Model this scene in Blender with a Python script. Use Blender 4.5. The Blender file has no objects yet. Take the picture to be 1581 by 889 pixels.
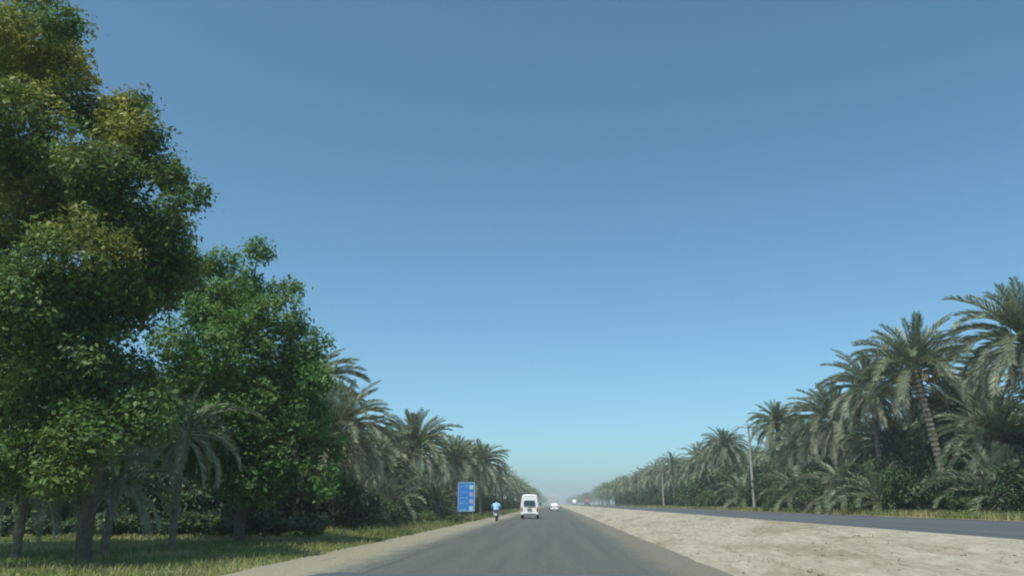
import bpy, bmesh, math, random
import numpy as np
from mathutils import Vector, Matrix, noise

random.seed(7)
rng = np.random.RandomState(11)
S = bpy.context.scene
COL = S.collection
R = math.radians

# ------------------------------------------------------------------ camera
CAM_H, FPX = 1.40, 1200.0
THETA = math.atan((777 - 444.5) / FPX)
PSI = math.atan((857 - 790.5) / FPX * math.cos(THETA))
cd = bpy.data.cameras.new('camera')
cam = bpy.data.objects.new('camera', cd)
COL.objects.link(cam)
cam.location = (0, 0, CAM_H)
cam.rotation_euler = (math.pi / 2 + THETA, 0, PSI)
cd.sensor_width = 36.0
cd.lens = 36.0 * FPX / 1581.0
cd.clip_start, cd.clip_end = 0.05, 20000
cd.dof.use_dof = True               # the phone focused near: everything outside is a little soft
cd.dof.focus_distance = 3.0
cd.dof.aperture_fstop = 5.4
S.camera = cam

# ------------------------------------------------------------------ sky, sun, exposure
SUN_EL = R(62)
_h = Vector((-0.50, -0.87)).normalized()
TO_SUN = Vector((_h.x * math.cos(SUN_EL), _h.y * math.cos(SUN_EL), math.sin(SUN_EL)))
W = bpy.data.worlds.new('World'); S.world = W; W.use_nodes = True
wn, wl = W.node_tree.nodes, W.node_tree.links
wn.clear()
sky = wn.new('ShaderNodeTexSky'); sky.sky_type = 'NISHITA'; sky.sun_disc = False
sky.sun_elevation = SUN_EL
sky.sun_rotation = math.atan2(TO_SUN.x, TO_SUN.y)
sky.air_density, sky.dust_density, sky.ozone_density = 0.7, 1.6, 6.0
bg = wn.new('ShaderNodeBackground'); bg.inputs['Strength'].default_value = 0.15
wo = wn.new('ShaderNodeOutputWorld')
tint = wn.new('ShaderNodeMix'); tint.data_type = 'RGBA'; tint.blend_type = 'MULTIPLY'; tint.inputs[0].default_value = 1
tint.inputs[7].default_value = (1.07, 1.36, 1.15, 1)     # the phone's cool, slightly cyan white balance
wl.new(sky.outputs[0], tint.inputs[6]); wl.new(tint.outputs[2], bg.inputs['Color']); wl.new(bg.outputs[0], wo.inputs['Surface'])
sl = bpy.data.lights.new('sun', 'SUN'); sl.energy = 4.3; sl.angle = R(0.5); sl.color = (1, 0.955, 0.88)
sun = bpy.data.objects.new('sun', sl); COL.objects.link(sun)
sun.location = (-30, -30, 60)
sun.rotation_euler = TO_SUN.to_track_quat('Z', 'Y').to_euler()
S.view_settings.view_transform = 'Standard'
S.view_settings.look = 'None'
S.view_settings.exposure = 0.0
S.view_settings.gamma = 1.0
S.view_settings.use_curve_mapping = False
S.render.engine = 'CYCLES'
S.cycles.use_denoising = True
S.cycles.max_bounces = 8
S.cycles.transparent_max_bounces = 8
S.cycles.volume_bounces = 0
S.cycles.filter_width = 1.7

# ------------------------------------------------------------------ helpers
CR = cam.rotation_euler.to_matrix()
def ray(px, py):
    return CR @ Vector(((px - 790.5) / FPX, -(py - 444.5) / FPX, -1.0))
def at(px, py, Y):
    """place seen in direction px, py of the photograph, Y metres down the road"""
    d = ray(px, py); t = Y / d.y
    return Vector((d.x * t, Y, CAM_H + d.z * t))

def tag(o, label=None, cat=None, group=None, kind=None):
    if label: o['label'] = label
    if cat: o['category'] = cat
    if group: o['group'] = group
    if kind: o['kind'] = kind
    return o
def empty(name, loc=(0, 0, 0), rz=0.0):
    o = bpy.data.objects.new(name, None); COL.objects.link(o)
    o.location = loc; o.rotation_euler = (0, 0, rz); o.empty_display_size = 0.2
    return o
def link(name, me, parent=None, mat=None):
    o = bpy.data.objects.new(name, me); COL.objects.link(o)
    if mat is not None:
        if len(me.materials) == 0: me.materials.append(mat)
    if parent: o.parent = parent
    return o
def from_np(name, V, F, mat=None, smooth=False):
    """V (n,3), F (m,k) uniform polygon size"""
    me = bpy.data.meshes.new(name)
    V = np.asarray(V, dtype=np.float32); F = np.asarray(F, dtype=np.int32)
    m, k = F.shape
    me.vertices.add(len(V)); me.vertices.foreach_set('co', V.ravel())
    me.loops.add(m * k); me.loops.foreach_set('vertex_index', F.ravel())
    me.polygons.add(m)
    me.polygons.foreach_set('loop_start', np.arange(0, m * k, k, dtype=np.int32))
    me.polygons.foreach_set('loop_total', np.full(m, k, dtype=np.int32))
    if smooth: me.polygons.foreach_set('use_smooth', np.ones(m, dtype=bool))
    me.update(calc_edges=True)
    if mat: me.materials.append(mat)
    return me
def bm_mesh(name, bm, mat, smooth=False, angle=None):
    me = bpy.data.meshes.new(name)
    bmesh.ops.recalc_face_normals(bm, faces=bm.faces)
    if smooth:
        for f in bm.faces: f.smooth = True
    bm.to_mesh(me); bm.free()
    me.materials.append(mat)
    return me
def add_box(bm, c, s, rot=None, bevel=0.0):
    M = Matrix.Translation(c)
    if rot is not None: M = M @ rot.to_4x4()
    r = bmesh.ops.create_cube(bm, size=1.0, matrix=M @ Matrix.Diagonal((s[0], s[1], s[2], 1)))
    if bevel > 0:
        es = list({e for v in r['verts'] for e in v.link_edges})
        bmesh.ops.bevel(bm, geom=es, offset=bevel, segments=2, affect='EDGES', profile=0.6)
def box(name, c, s, mat, parent, bevel=0.0, rot=None):
    bm = bmesh.new(); add_box(bm, c, s, rot, bevel)
    return link(name, bm_mesh(name, bm, mat), parent)
def tube_np(pts, rads, n=8):
    """tapered tube along points -> V, F (quads)"""
    V, F = [], []
    k = len(pts)
    prev = None
    for i, p in enumerate(pts):
        t = (pts[min(i + 1, k - 1)] - pts[max(i - 1, 0)]).normalized()
        a = prev if prev is not None else (Vector((1, 0, 0)) if abs(t.x) < 0.8 else Vector((0, 1, 0)))
        b = t.cross(a).normalized(); a = b.cross(t).normalized(); prev = a
        for j in range(n):
            w = 2 * math.pi * j / n
            V.append(p + (a * math.cos(w) + b * math.sin(w)) * rads[i])
    for i in range(k - 1):
        for j in range(n):
            j2 = (j + 1) % n
            F.append((i * n + j, i * n + j2, (i + 1) * n + j2, (i + 1) * n + j))
    return V, F
class MB:
    def __init__(s): s.V = []; s.F = []
    def add(s, V, F):
        o = len(s.V); s.V.extend([tuple(v) for v in V]); s.F.extend([tuple(i + o for i in f) for f in F])
    def tube(s, pts, rads, n=8): s.add(*tube_np([Vector(p) for p in pts], rads, n))
    def mesh(s, name, mat, smooth=True):
        me = bpy.data.meshes.new(name); me.from_pydata(s.V, [], s.F); me.update()
        if smooth:
            for p in me.polygons: p.use_smooth = True
        me.materials.append(mat); return me
def copy_tree(o, parent=None):
    c = o.copy(); COL.objects.link(c); c.parent = parent
    for ch in o.children: copy_tree(ch, c)
    return c

# ------------------------------------------------------------------ materials
def new_mat(name):
    m = bpy.data.materials.new(name); m.use_nodes = True
    n, l = m.node_tree.nodes, m.node_tree.links
    return m, n, l, n['Principled BSDF']
def plain(name, col, rough=0.6, metal=0.0, var=0.12, scale=6.0, emit=None, spec=0.5):
    m, n, l, p = new_mat(name)
    p.inputs['Roughness'].default_value = rough; p.inputs['Metallic'].default_value = metal
    p.inputs['Specular IOR Level'].default_value = spec
    tc = n.new('ShaderNodeTexCoord'); ns = n.new('ShaderNodeTexNoise')
    ns.inputs['Scale'].default_value = scale; ns.inputs['Detail'].default_value = 5
    mp = n.new('ShaderNodeMapRange'); mp.inputs[3].default_value = 1 - var; mp.inputs[4].default_value = 1 + var
    mx = n.new('ShaderNodeMix'); mx.data_type = 'RGBA'; mx.blend_type = 'MULTIPLY'; mx.inputs[0].default_value = 1
    mx.inputs[6].default_value = (*col, 1)
    l.new(tc.outputs['Object'], ns.inputs['Vector']); l.new(ns.outputs[0], mp.inputs[0])
    l.new(mp.outputs[0], mx.inputs[7]); l.new(mx.outputs[2], p.inputs['Base Color'])
    return m
def ramp(n, stops):
    r = n.new('ShaderNodeValToRGB')
    e = r.color_ramp.elements
    while len(e) < len(stops): e.new(0.5)
    for k, (pos, c) in enumerate(stops):
        e[k].position = pos; e[k].color = (*c, 1)
    return r
def ground_mat(name, stops, scale, bump=0.3, bscale=8.0, rough=0.95, stops2=None, scale2=0.15, stretch=None, fine=False):
    m, n, l, p = new_mat(name)
    p.inputs['Roughness'].default_value = rough; p.inputs['Specular IOR Level'].default_value = 0.2
    tc = n.new('ShaderNodeTexCoord')
    src = tc.outputs['Object']
    if stretch:
        mpn = n.new('ShaderNodeMapping'); mpn.inputs['Scale'].default_value = stretch
        l.new(src, mpn.inputs['Vector']); src = mpn.outputs[0]
    ns = n.new('ShaderNodeTexNoise'); ns.inputs['Scale'].default_value = scale; ns.inputs['Detail'].default_value = 9
    ns.inputs['Roughness'].default_value = 0.65
    l.new(tc.outputs['Object'] if fine else src, ns.inputs['Vector'])
    rp = ramp(n, stops); l.new(ns.outputs[0], rp.inputs[0])
    out = rp.outputs[0]
    if stops2:
        n2 = n.new('ShaderNodeTexNoise'); n2.inputs['Scale'].default_value = scale2; n2.inputs['Detail'].default_value = 6
        l.new(src, n2.inputs['Vector'])
        r2 = ramp(n, stops2); l.new(n2.outputs[0], r2.inputs[0])
        mx = n.new('ShaderNodeMix'); mx.data_type = 'RGBA'; mx.blend_type = 'MULTIPLY'; mx.inputs[0].default_value = 1
        l.new(out, mx.inputs[6]); l.new(r2.outputs[0], mx.inputs[7]); out = mx.outputs[2]
    l.new(out, p.inputs['Base Color'])
    nb = n.new('ShaderNodeTexNoise'); nb.inputs['Scale'].default_value = bscale; nb.inputs['Detail'].default_value = 8
    l.new(tc.outputs['Object'], nb.inputs['Vector'])
    b = n.new('ShaderNodeBump'); b.inputs['Strength'].default_value = bump; b.inputs['Distance'].default_value = 0.05
    l.new(nb.outputs[0], b.inputs['Height']); l.new(b.outputs[0], p.inputs['Normal'])
    return m
def leaf_mat(name, ca, cb, cc=None, nscale=0.5, trans=0.3, rough=0.55, objvar=0.2, spec=0.35, top=None):
    """leaf: two colours mixed leaf by leaf, a third in patches of the plant"""
    m, n, l, p = new_mat(name)
    out = n['Material Output']
    p.inputs['Roughness'].default_value = rough; p.inputs['Specular IOR Level'].default_value = spec
    g = n.new('ShaderNodeNewGeometry')
    mx = n.new('ShaderNodeMix'); mx.data_type = 'RGBA'
    mx.inputs[6].default_value = (*ca, 1); mx.inputs[7].default_value = (*cb, 1)
    l.new(g.outputs['Random Per Island'], mx.inputs[0])
    col = mx.outputs[2]
    if cc:
        tc = n.new('ShaderNodeTexCoord'); ns = n.new('ShaderNodeTexNoise')
        ns.inputs['Scale'].default_value = nscale; ns.inputs['Detail'].default_value = 3
        l.new(tc.outputs['Object'], ns.inputs['Vector'])
        mr = n.new('ShaderNodeMapRange'); mr.inputs[1].default_value = 0.48; mr.inputs[2].default_value = 0.66
        l.new(ns.outputs[0], mr.inputs[0])
        m2 = n.new('ShaderNodeMix'); m2.data_type = 'RGBA'; m2.inputs[7].default_value = (*cc, 1)
        fac = mr.outputs[0]
        if top:                             # third leaf colour gets stronger towards the top of the crown
            sz = n.new('ShaderNodeSeparateXYZ'); l.new(tc.outputs['Object'], sz.inputs[0])
            mz = n.new('ShaderNodeMapRange'); mz.inputs[1].default_value, mz.inputs[2].default_value = top; mz.inputs[3].default_value = 0.15
            l.new(sz.outputs[2], mz.inputs[0])
            mu = n.new('ShaderNodeMath'); mu.operation = 'MULTIPLY'; l.new(fac, mu.inputs[0]); l.new(mz.outputs[0], mu.inputs[1]); fac = mu.outputs[0]
        l.new(fac, m2.inputs[0]); l.new(col, m2.inputs[6]); col = m2.outputs[2]
    oi = n.new('ShaderNodeObjectInfo')
    mo = n.new('ShaderNodeMapRange'); mo.inputs[3].default_value = 1 - objvar; mo.inputs[4].default_value = 1 + objvar
    l.new(oi.outputs['Random'], mo.inputs[0])
    m3 = n.new('ShaderNodeMix'); m3.data_type = 'RGBA'; m3.blend_type = 'MULTIPLY'; m3.inputs[0].default_value = 1
    l.new(col, m3.inputs[6]); l.new(mo.outputs[0], m3.inputs[7]); col = m3.outputs[2]
    l.new(col, p.inputs['Base Color'])
    tr = n.new('ShaderNodeBsdfTranslucent'); l.new(col, tr.inputs['Color'])
    ms = n.new('ShaderNodeMixShader'); ms.inputs[0].default_value = trans
    l.new(p.outputs[0], ms.inputs[1]); l.new(tr.outputs[0], ms.inputs[2]); l.new(ms.outputs[0], out.inputs['Surface'])
    return m

M_ASPH = ground_mat('asphalt', [(0.3, (0.066, 0.073, 0.065)), (0.7, (0.14, 0.149, 0.13))], 16, 0.5, 60, 0.85,
                    [(0.32, (0.88, 0.88, 0.88)), (0.5, (1.0, 1.0, 0.99)), (0.68, (1.1, 1.09, 1.06))], 1.9, (1.0, 0.03, 1.0), True)
M_ASPH2 = ground_mat('asphalt_far', [(0.3, (0.07, 0.078, 0.086)), (0.7, (0.115, 0.125, 0.135))], 30, 0.3, 60, 0.85,
                     [(0.3, (0.8, 0.8, 0.8)), (0.7, (1.15, 1.13, 1.1))], 1.0, (1.0, 0.03, 1.0), True)
M_DIRT = ground_mat('dirt', [(0.3, (0.20, 0.175, 0.125)), (0.7, (0.33, 0.30, 0.225))], 3.0, 0.5, 14, 0.95,
                    [(0.3, (0.75, 0.78, 0.75)), (0.7, (1.1, 1.08, 1.0))], 0.5)
M_DUST = ground_mat('dusty_edge', [(0.3, (0.13, 0.12, 0.10)), (0.7, (0.23, 0.205, 0.16))], 5.0, 0.4, 25, 0.95,
                    [(0.3, (0.8, 0.78, 0.75)), (0.7, (1.1, 1.08, 1.0))], 0.8, (1.0, 0.2, 1.0))
def dust_mat(name, dirt_a, dirt_b, tar_a, tar_b, x_tar, x_dirt):
    """dust lying on the edge of the tarmac: thick at x_dirt, thinning out to bare tarmac at x_tar"""
    m, n, l, p = new_mat(name)
    p.inputs['Roughness'].default_value = 0.95; p.inputs['Specular IOR Level'].default_value = 0.2
    tc = n.new('ShaderNodeTexCoord'); sp = n.new('ShaderNodeSeparateXYZ'); l.new(tc.outputs['Object'], sp.inputs[0])
    mr = n.new('ShaderNodeMapRange'); mr.inputs[1].default_value = x_tar; mr.inputs[2].default_value = x_dirt
    l.new(sp.outputs[0], mr.inputs[0])
    mp = n.new('ShaderNodeMapping'); mp.inputs['Scale'].default_value = (1, .3, 1); l.new(tc.outputs['Object'], mp.inputs['Vector'])
    n1 = n.new('ShaderNodeTexNoise'); n1.inputs['Scale'].default_value = 2.2; n1.inputs['Detail'].default_value = 8; l.new(mp.outputs[0], n1.inputs['Vector'])
    n2 = n.new('ShaderNodeTexNoise'); n2.inputs['Scale'].default_value = 14; n2.inputs['Detail'].default_value = 8; l.new(tc.outputs['Object'], n2.inputs['Vector'])
    ad = n.new('ShaderNodeMath'); ad.operation = 'ADD'; l.new(mr.outputs[0], ad.inputs[0]); l.new(n1.outputs[0], ad.inputs[1])
    ms = n.new('ShaderNodeMapRange'); ms.inputs[1].default_value = 0.55; ms.inputs[2].default_value = 1.25; l.new(ad.outputs[0], ms.inputs[0])
    ra = ramp(n, [(.3, dirt_a), (.7, dirt_b)]); rt = ramp(n, [(.3, tar_a), (.7, tar_b)])
    l.new(n2.outputs[0], ra.inputs[0]); l.new(n2.outputs[0], rt.inputs[0])
    mx = n.new('ShaderNodeMix'); mx.data_type = 'RGBA'
    l.new(ms.outputs[0], mx.inputs[0]); l.new(rt.outputs[0], mx.inputs[6]); l.new(ra.outputs[0], mx.inputs[7]); l.new(mx.outputs[2], p.inputs['Base Color'])
    b = n.new('ShaderNodeBump'); b.inputs['Strength'].default_value = .5; b.inputs['Distance'].default_value = .04
    l.new(n2.outputs[0], b.inputs['Height']); l.new(b.outputs[0], p.inputs['Normal'])
    return m
TAR = ((0.075, 0.081, 0.073), (0.132, 0.139, 0.122))
M_SHLD = dust_mat('dusty_shoulder', (0.18, 0.17, 0.115), (0.31, 0.29, 0.21), *TAR, -4.2, -5.6)
M_DUST = dust_mat('dusty_edge', (0.12, 0.115, 0.095), (0.20, 0.185, 0.145), *TAR, 2.0, 3.0)
M_SAND = ground_mat('sand', [(0.3, (0.26, 0.23, 0.17)), (0.68, (0.425, 0.395, 0.315))], 6.0, 1.0, 22, 0.95,
                    [(0.34, (0.76, 0.73, 0.67)), (0.50, (1.0, 1.0, 1.0)), (0.8, (1.08, 1.08, 1.08))], 0.9, (1.0, 0.22, 1.0))
M_GRND = ground_mat('verge_ground', [(0.3, (0.08, 0.10, 0.03)), (0.55, (0.15, 0.16, 0.06)), (0.75, (0.27, 0.24, 0.13))], 0.9, 0.8, 6)
M_GRASS = leaf_mat('grass_blade', (0.11, 0.165, 0.045), (0.23, 0.26, 0.08), (0.36, 0.32, 0.15), 0.35, 0.35)
M_BARK = ground_mat('bark', [(0.3, (0.07, 0.06, 0.045)), (0.7, (0.16, 0.14, 0.11))], 8.0, 1.0, 18)
M_PBARK = ground_mat('palm_bark', [(0.3, (0.12, 0.105, 0.08)), (0.7, (0.27, 0.245, 0.195))], 7.0, 1.0, 16)
M_T1 = leaf_mat('tree_leaf_dark', (0.045, 0.10, 0.028), (0.125, 0.20, 0.045), (0.28, 0.28, 0.055), 0.42, 0.34, top=(6.0, 9.5))
M_T2 = leaf_mat('tree_leaf_green', (0.07, 0.18, 0.045), (0.17, 0.33, 0.08), (0.24, 0.37, 0.10), 0.6, 0.45)
M_FR = leaf_mat('frond_green', (0.14, 0.185, 0.105), (0.33, 0.375, 0.24), None, 1, 0.22, 0.42, 0.22, 0.5)
M_FRO = leaf_mat('frond_old', (0.22, 0.255, 0.17), (0.46, 0.48, 0.36), None, 1, 0.2, 0.5, 0.22, 0.45)
M_DEAD = leaf_mat('frond_dead', (0.17, 0.13, 0.085), (0.32, 0.25, 0.165), None, 1, 0.15, 0.7, 0.2)
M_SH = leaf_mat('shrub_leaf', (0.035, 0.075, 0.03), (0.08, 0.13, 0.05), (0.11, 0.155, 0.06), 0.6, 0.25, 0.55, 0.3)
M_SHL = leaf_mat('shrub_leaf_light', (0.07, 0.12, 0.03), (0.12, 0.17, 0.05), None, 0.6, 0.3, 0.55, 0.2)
M_DATE = plain('date_stalk', (0.42, 0.22, 0.04), 0.6)
M_CONC = plain('concrete_pole', (0.33, 0.32, 0.29), 0.9, var=0.2, scale=3)
M_WHITE = plain('white_paint', (0.80, 0.80, 0.79), 0.3, var=0.05, scale=2)
M_CREAM = plain('cream_paint', (0.55, 0.57, 0.57), 0.5, var=0.12, scale=2)
M_RED = plain('red_paint', (0.24, 0.13, 0.105), 0.45, var=0.15, scale=3)
M_GLASSD = plain('tinted_glass', (0.035, 0.05, 0.06), 0.12, var=0.1, spec=0.6)
M_RUB = plain('rubber', (0.025, 0.025, 0.026), 0.85)
M_BLK = plain('black_plastic', (0.03, 0.03, 0.032), 0.6)
M_MET = plain('metal', (0.45, 0.45, 0.46), 0.35, 0.8)
M_LRED = plain('tail_lens', (0.45, 0.02, 0.015), 0.2)
M_LORG = plain('indicator_lens', (0.65, 0.25, 0.03), 0.2)
M_PLATE = plain('plate_green', (0.10, 0.20, 0.14), 0.4)
M_PLATEW = plain('plate_white', (0.75, 0.75, 0.72), 0.4)
M_BLUE = plain('sign_blue', (0.03, 0.20, 0.56), 0.45, var=0.1, scale=2)
M_SIGNW = plain('sign_white', (0.40, 0.56, 0.70), 0.5)
M_SIGNP = plain('sign_pink', (0.32, 0.34, 0.56), 0.5)
M_BON = plain('bonnet_paint', (0.075, 0.095, 0.105), 0.6, 0.0, var=0.1, spec=0.25)
M_SHIRT = plain('pale_blue_cloth', (0.34, 0.60, 0.82), 0.85, var=0.1, scale=5)
M_SKIN = plain('skin', (0.28, 0.16, 0.10), 0.55, var=0.06)
M_HAIR = plain('dark_hair', (0.018, 0.015, 0.013), 0.6)
M_WIRE = plain('wire', (0.12, 0.11, 0.10), 0.6)

# ------------------------------------------------------------------ ground, roads
def ys_list(y0, y1, d0, g):
    out = [y0]; d = d0
    while out[-1] < y1:
        out.append(out[-1] + d); d *= g
    out[-1] = y1
    return out
def strip(name, xs_fn, ys, z_fn, mat, smooth=True):
    """grid sheet: xs_fn(y) -> list of x, z_fn(x, y)"""
    V, F = [], []
    for y in ys:
        xs = xs_fn(y)
        for x in xs: V.append((x, y, z_fn(x, y)))
    nx, ny = len(xs), len(ys)
    for i in range(ny - 1):
        for j in range(nx - 1):
            a = i * nx + j
            F.append((a, a + 1, a + nx + 1, a + nx))
    return link(name, from_np(name, V, F, mat, smooth))
def lin(a, b, n): return [a + (b - a) * i / (n - 1) for i in range(n)]
def nz(x, y, s, seed=0.0): return noise.noise(Vector((x * s, y * s, seed)))

def left_z(x, y):
    return -0.10 + 0.05 * nz(x, y, 0.35, 3) + 0.06 * nz(x, y, 0.09, 8)
RIGHT_Z = 0.60
def ground_z(x, y):
    if x < -7.4: return left_z(x, y)
    if x < 8.0: return -0.30
    return RIGHT_Z - 0.16 if x < 19.6 else RIGHT_Z + 0.08 * nz(x, y, 0.3, 5)
gx = [-1500, -600, -200, -90] + lin(-60, -8, 66) + [-7.6, -6.6, -6.3, 0, 7.0, 9.0, 19.0, 19.9] + lin(21, 60, 40) + [90, 200, 600, 1500]
gy = [-60, -20] + ys_list(-5, 2600, 0.8, 1.025)
g = strip('ground', lambda y: gx, gy, ground_z, M_GRND)
tag(g, kind='structure')

def edge(y, s): return 0.16 * nz(0, y, 0.22, s) + 0.10 * nz(0, y, 0.9, s + 4)
yr = ys_list(-40, 2500, 0.6, 1.02)
def rd_z(x, y): return 0.0 + 0.02 * (1 - ((x + 1.7) / 4.2) ** 2)
tag(strip('road', lambda y: [-6.0] + lin(-5.5, 2.2, 9) + [2.7], yr, rd_z, M_ASPH), kind='structure')
def sh_z(x, y):
    t = min(1, max(0, (-5.7 - x) / 1.9))
    return 0.012 - 0.16 * t ** 1.5 + 0.03 * nz(x, y, 0.9, 2) * min(1, 4 * t)
tag(strip('shoulder', lambda y: [(-4.0 + edge(y, 1)) + (-7.6 + 2 * edge(y, 20) + 4.0 - edge(y, 1)) * k / 9 for k in range(10)],
          ys_list(-40, 2500, 0.35, 1.015), lambda x, y: max(sh_z(x, y), (rd_z(x, y) if x > -5.9 else -9)) + 0.004, M_SHLD), kind='structure')
tag(strip('road_edge', lambda y: [(1.9 + edge(y, 31)) + (3.75 - 1.9 - edge(y, 31)) * k / 7 for k in range(8)],
          ys_list(-40, 2500, 0.35, 1.015), lambda x, y: max(rd_z(min(x, 2.7), y), -0.02) + 0.004 + 0.035 * max(0, x - 2.5) * (1 + .7 * nz(x, y, 1.2, 6)), M_DUST), kind='structure')
def bank_z(x, y):
    t = (x - 3.35) / 6.3
    lip = 0.13 * math.exp(-((x - 4.05 - 0.25 * nz(0, y, 0.12, 4)) / 0.42) ** 2)
    base = 0.58 * min(1, max(0, t * 1.1)) ** 1.15 + 0.11 * min(1, max(0, (x - 3.2) / 0.2))
    r = 0.09 * nz(x, y * .4, 0.6, 9) + 0.07 * nz(x, y * 0.25, 1.5, 12) + 0.04 * nz(x, y * .5, 3.4, 15) + 0.028 * nz(x, y * .8, 7.0, 21) + 0.016 * nz(x, y, 15.0, 25)
    trough = -0.10 * math.exp(-((x - 5.0 - 0.4 * nz(0, y, 0.08, 7)) / 0.45) ** 2)
    w = min(1, max(0, (x - 3.5) / 0.6)) * min(1, max(0, (9.75 - x) / 0.9))
    z = 0.02 + (lip + trough + r) * w + base * (1 if w > 0 else 0)
    if x > 8.2:
        k = min(1, (x - 8.2) / 0.9)
        z = z * (1 - k) + (0.715 - 0.25 * max(0, x - 9.25)) * k
    return z
tag(strip('sand_bank', lambda y: [3.22 + 0.25 * edge(y, 50) + (9.75 - 3.22 - 0.25 * edge(y, 50)) * k / 80 for k in range(81)],
          ys_list(-10, 2500, 0.14, 1.012), bank_z, M_SAND), kind='structure')
tag(strip('opposite_road', lambda y: lin(9.15, 20.0, 8), yr, lambda x, y: 0.70 - 0.0015 * (x - 14) ** 2, M_ASPH2), kind='structure')
tag(strip('verge', lambda y: [19.75 + edge(y, 70) + (0.9 + edge(y, 80)) * k / 3 for k in range(4)],
          ys_list(-40, 2500, 0.5, 1.02), lambda x, y: 0.668 + 0.02 * nz(x, y, 1.1, 3), M_DIRT), kind='structure')

# clods and stones on the sand
def rocks(name, n, xr, yr_, zf, smin, smax, mat):
    ico = bmesh.new(); bmesh.ops.create_icosphere(ico, subdivisions=1, radius=1)
    base = np.array([v.co for v in ico.verts]); fc = np.array([[v.index for v in f.verts] for f in ico.faces]); ico.free()
    V, F = [], []
    for i in range(n):
        x = rng.uniform(*xr); y = yr_[0] + (yr_[1] - yr_[0]) * rng.rand() ** 1.8
        s = smin + (smax - smin) * rng.rand() ** 3
        b = base * (1 + 0.45 * (rng.rand(len(base), 1) - 0.5)) * s * np.array([1, rng.uniform(.7, 1.3), rng.uniform(.45, .8)])
        a = rng.rand() * 6.3; c, si = math.cos(a), math.sin(a)
        b = b @ np.array([[c, -si, 0], [si, c, 0], [0, 0, 1]])
        F.append(fc + len(V) * len(base)); V.append(b + np.array([x, y, zf(x, y) + s * 0.15]))
    return link(name, from_np(name, np.concatenate(V), np.concatenate(F), mat))
tag(rocks('rubble', 1300, (3.5, 9.0), (8, 55), bank_z, 0.01, 0.045, M_SAND),
    'pale clods and stones scattered over the sandy bank', 'rubble', kind='stuff')

# ------------------------------------------------------------------ leaf clouds
def leaf_cloud(P, N, ln, wd, jitter=0.45):
    """quads (diamonds) at P, facing roughly N"""
    n = len(P)
    N = N + rng.normal(0, 0.55, (n, 3)); N /= np.linalg.norm(N, axis=1, keepdims=True) + 1e-9
    A = rng.normal(0, 1, (n, 3)); A[:, 2] -= 0.5
    A -= N * (A * N).sum(1, keepdims=True); A /= np.linalg.norm(A, axis=1, keepdims=True) + 1e-9
    B = np.cross(N, A)
    s = (1 + jitter * rng.normal(0, 1, (n, 1))).clip(0.45, 1.8)
    L, Wd = A * ln * s, B * wd * s
    V = np.stack([P - L * 0.5, P + Wd * 0.5 + N * ln * 0.08, P + L * 0.5 - N * ln * 0.06, P - Wd * 0.5 + N * ln * 0.08], 1).reshape(-1, 3)
    F = np.arange(4 * n).reshape(n, 4)
    return V, F
def lobes_to_leaves(lobes, tips_per_m2, per_tip, ln, wd, spread=0.28, flat=0.85):
    P, N = [], []
    for c, r in lobes:
        nt = max(10, int(tips_per_m2 * 4 * math.pi * r * r))
        d = rng.normal(0, 1, (nt, 3)); d /= np.linalg.norm(d, axis=1, keepdims=True)
        # bumpy radius so each lobe has hollows
        ph = rng.uniform(0, 6.3, 6); k = rng.uniform(1.5, 3.5, (6, 3))
        bump = sum(np.sin(d @ k[i] * 2 + ph[i]) for i in range(6)) / 6
        rr = r * (0.86 + 0.40 * bump) * (1 - 0.42 * rng.rand(nt) ** 2.2)
        tip = np.array(c) + d * rr[:, None] * np.array([1, 1, flat])
        m = rng.poisson(per_tip, nt).clip(2)
        pt = np.repeat(tip, m, 0) + rng.normal(0, spread, (m.sum(), 3)) * np.array([1, 1, 0.7])
        nn = np.repeat(d * 0.5 + np.array([0, 0, 0.75]), m, 0)
        P.append(pt); N.append(nn)
    return leaf_cloud(np.concatenate(P), np.concatenate(N), ln, wd)
def bez(p0, p1, p2, n):
    return [p0 * (1 - t) ** 2 + p1 * 2 * t * (1 - t) + p2 * t * t for t in [i / (n - 1) for i in range(n)]]
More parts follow.
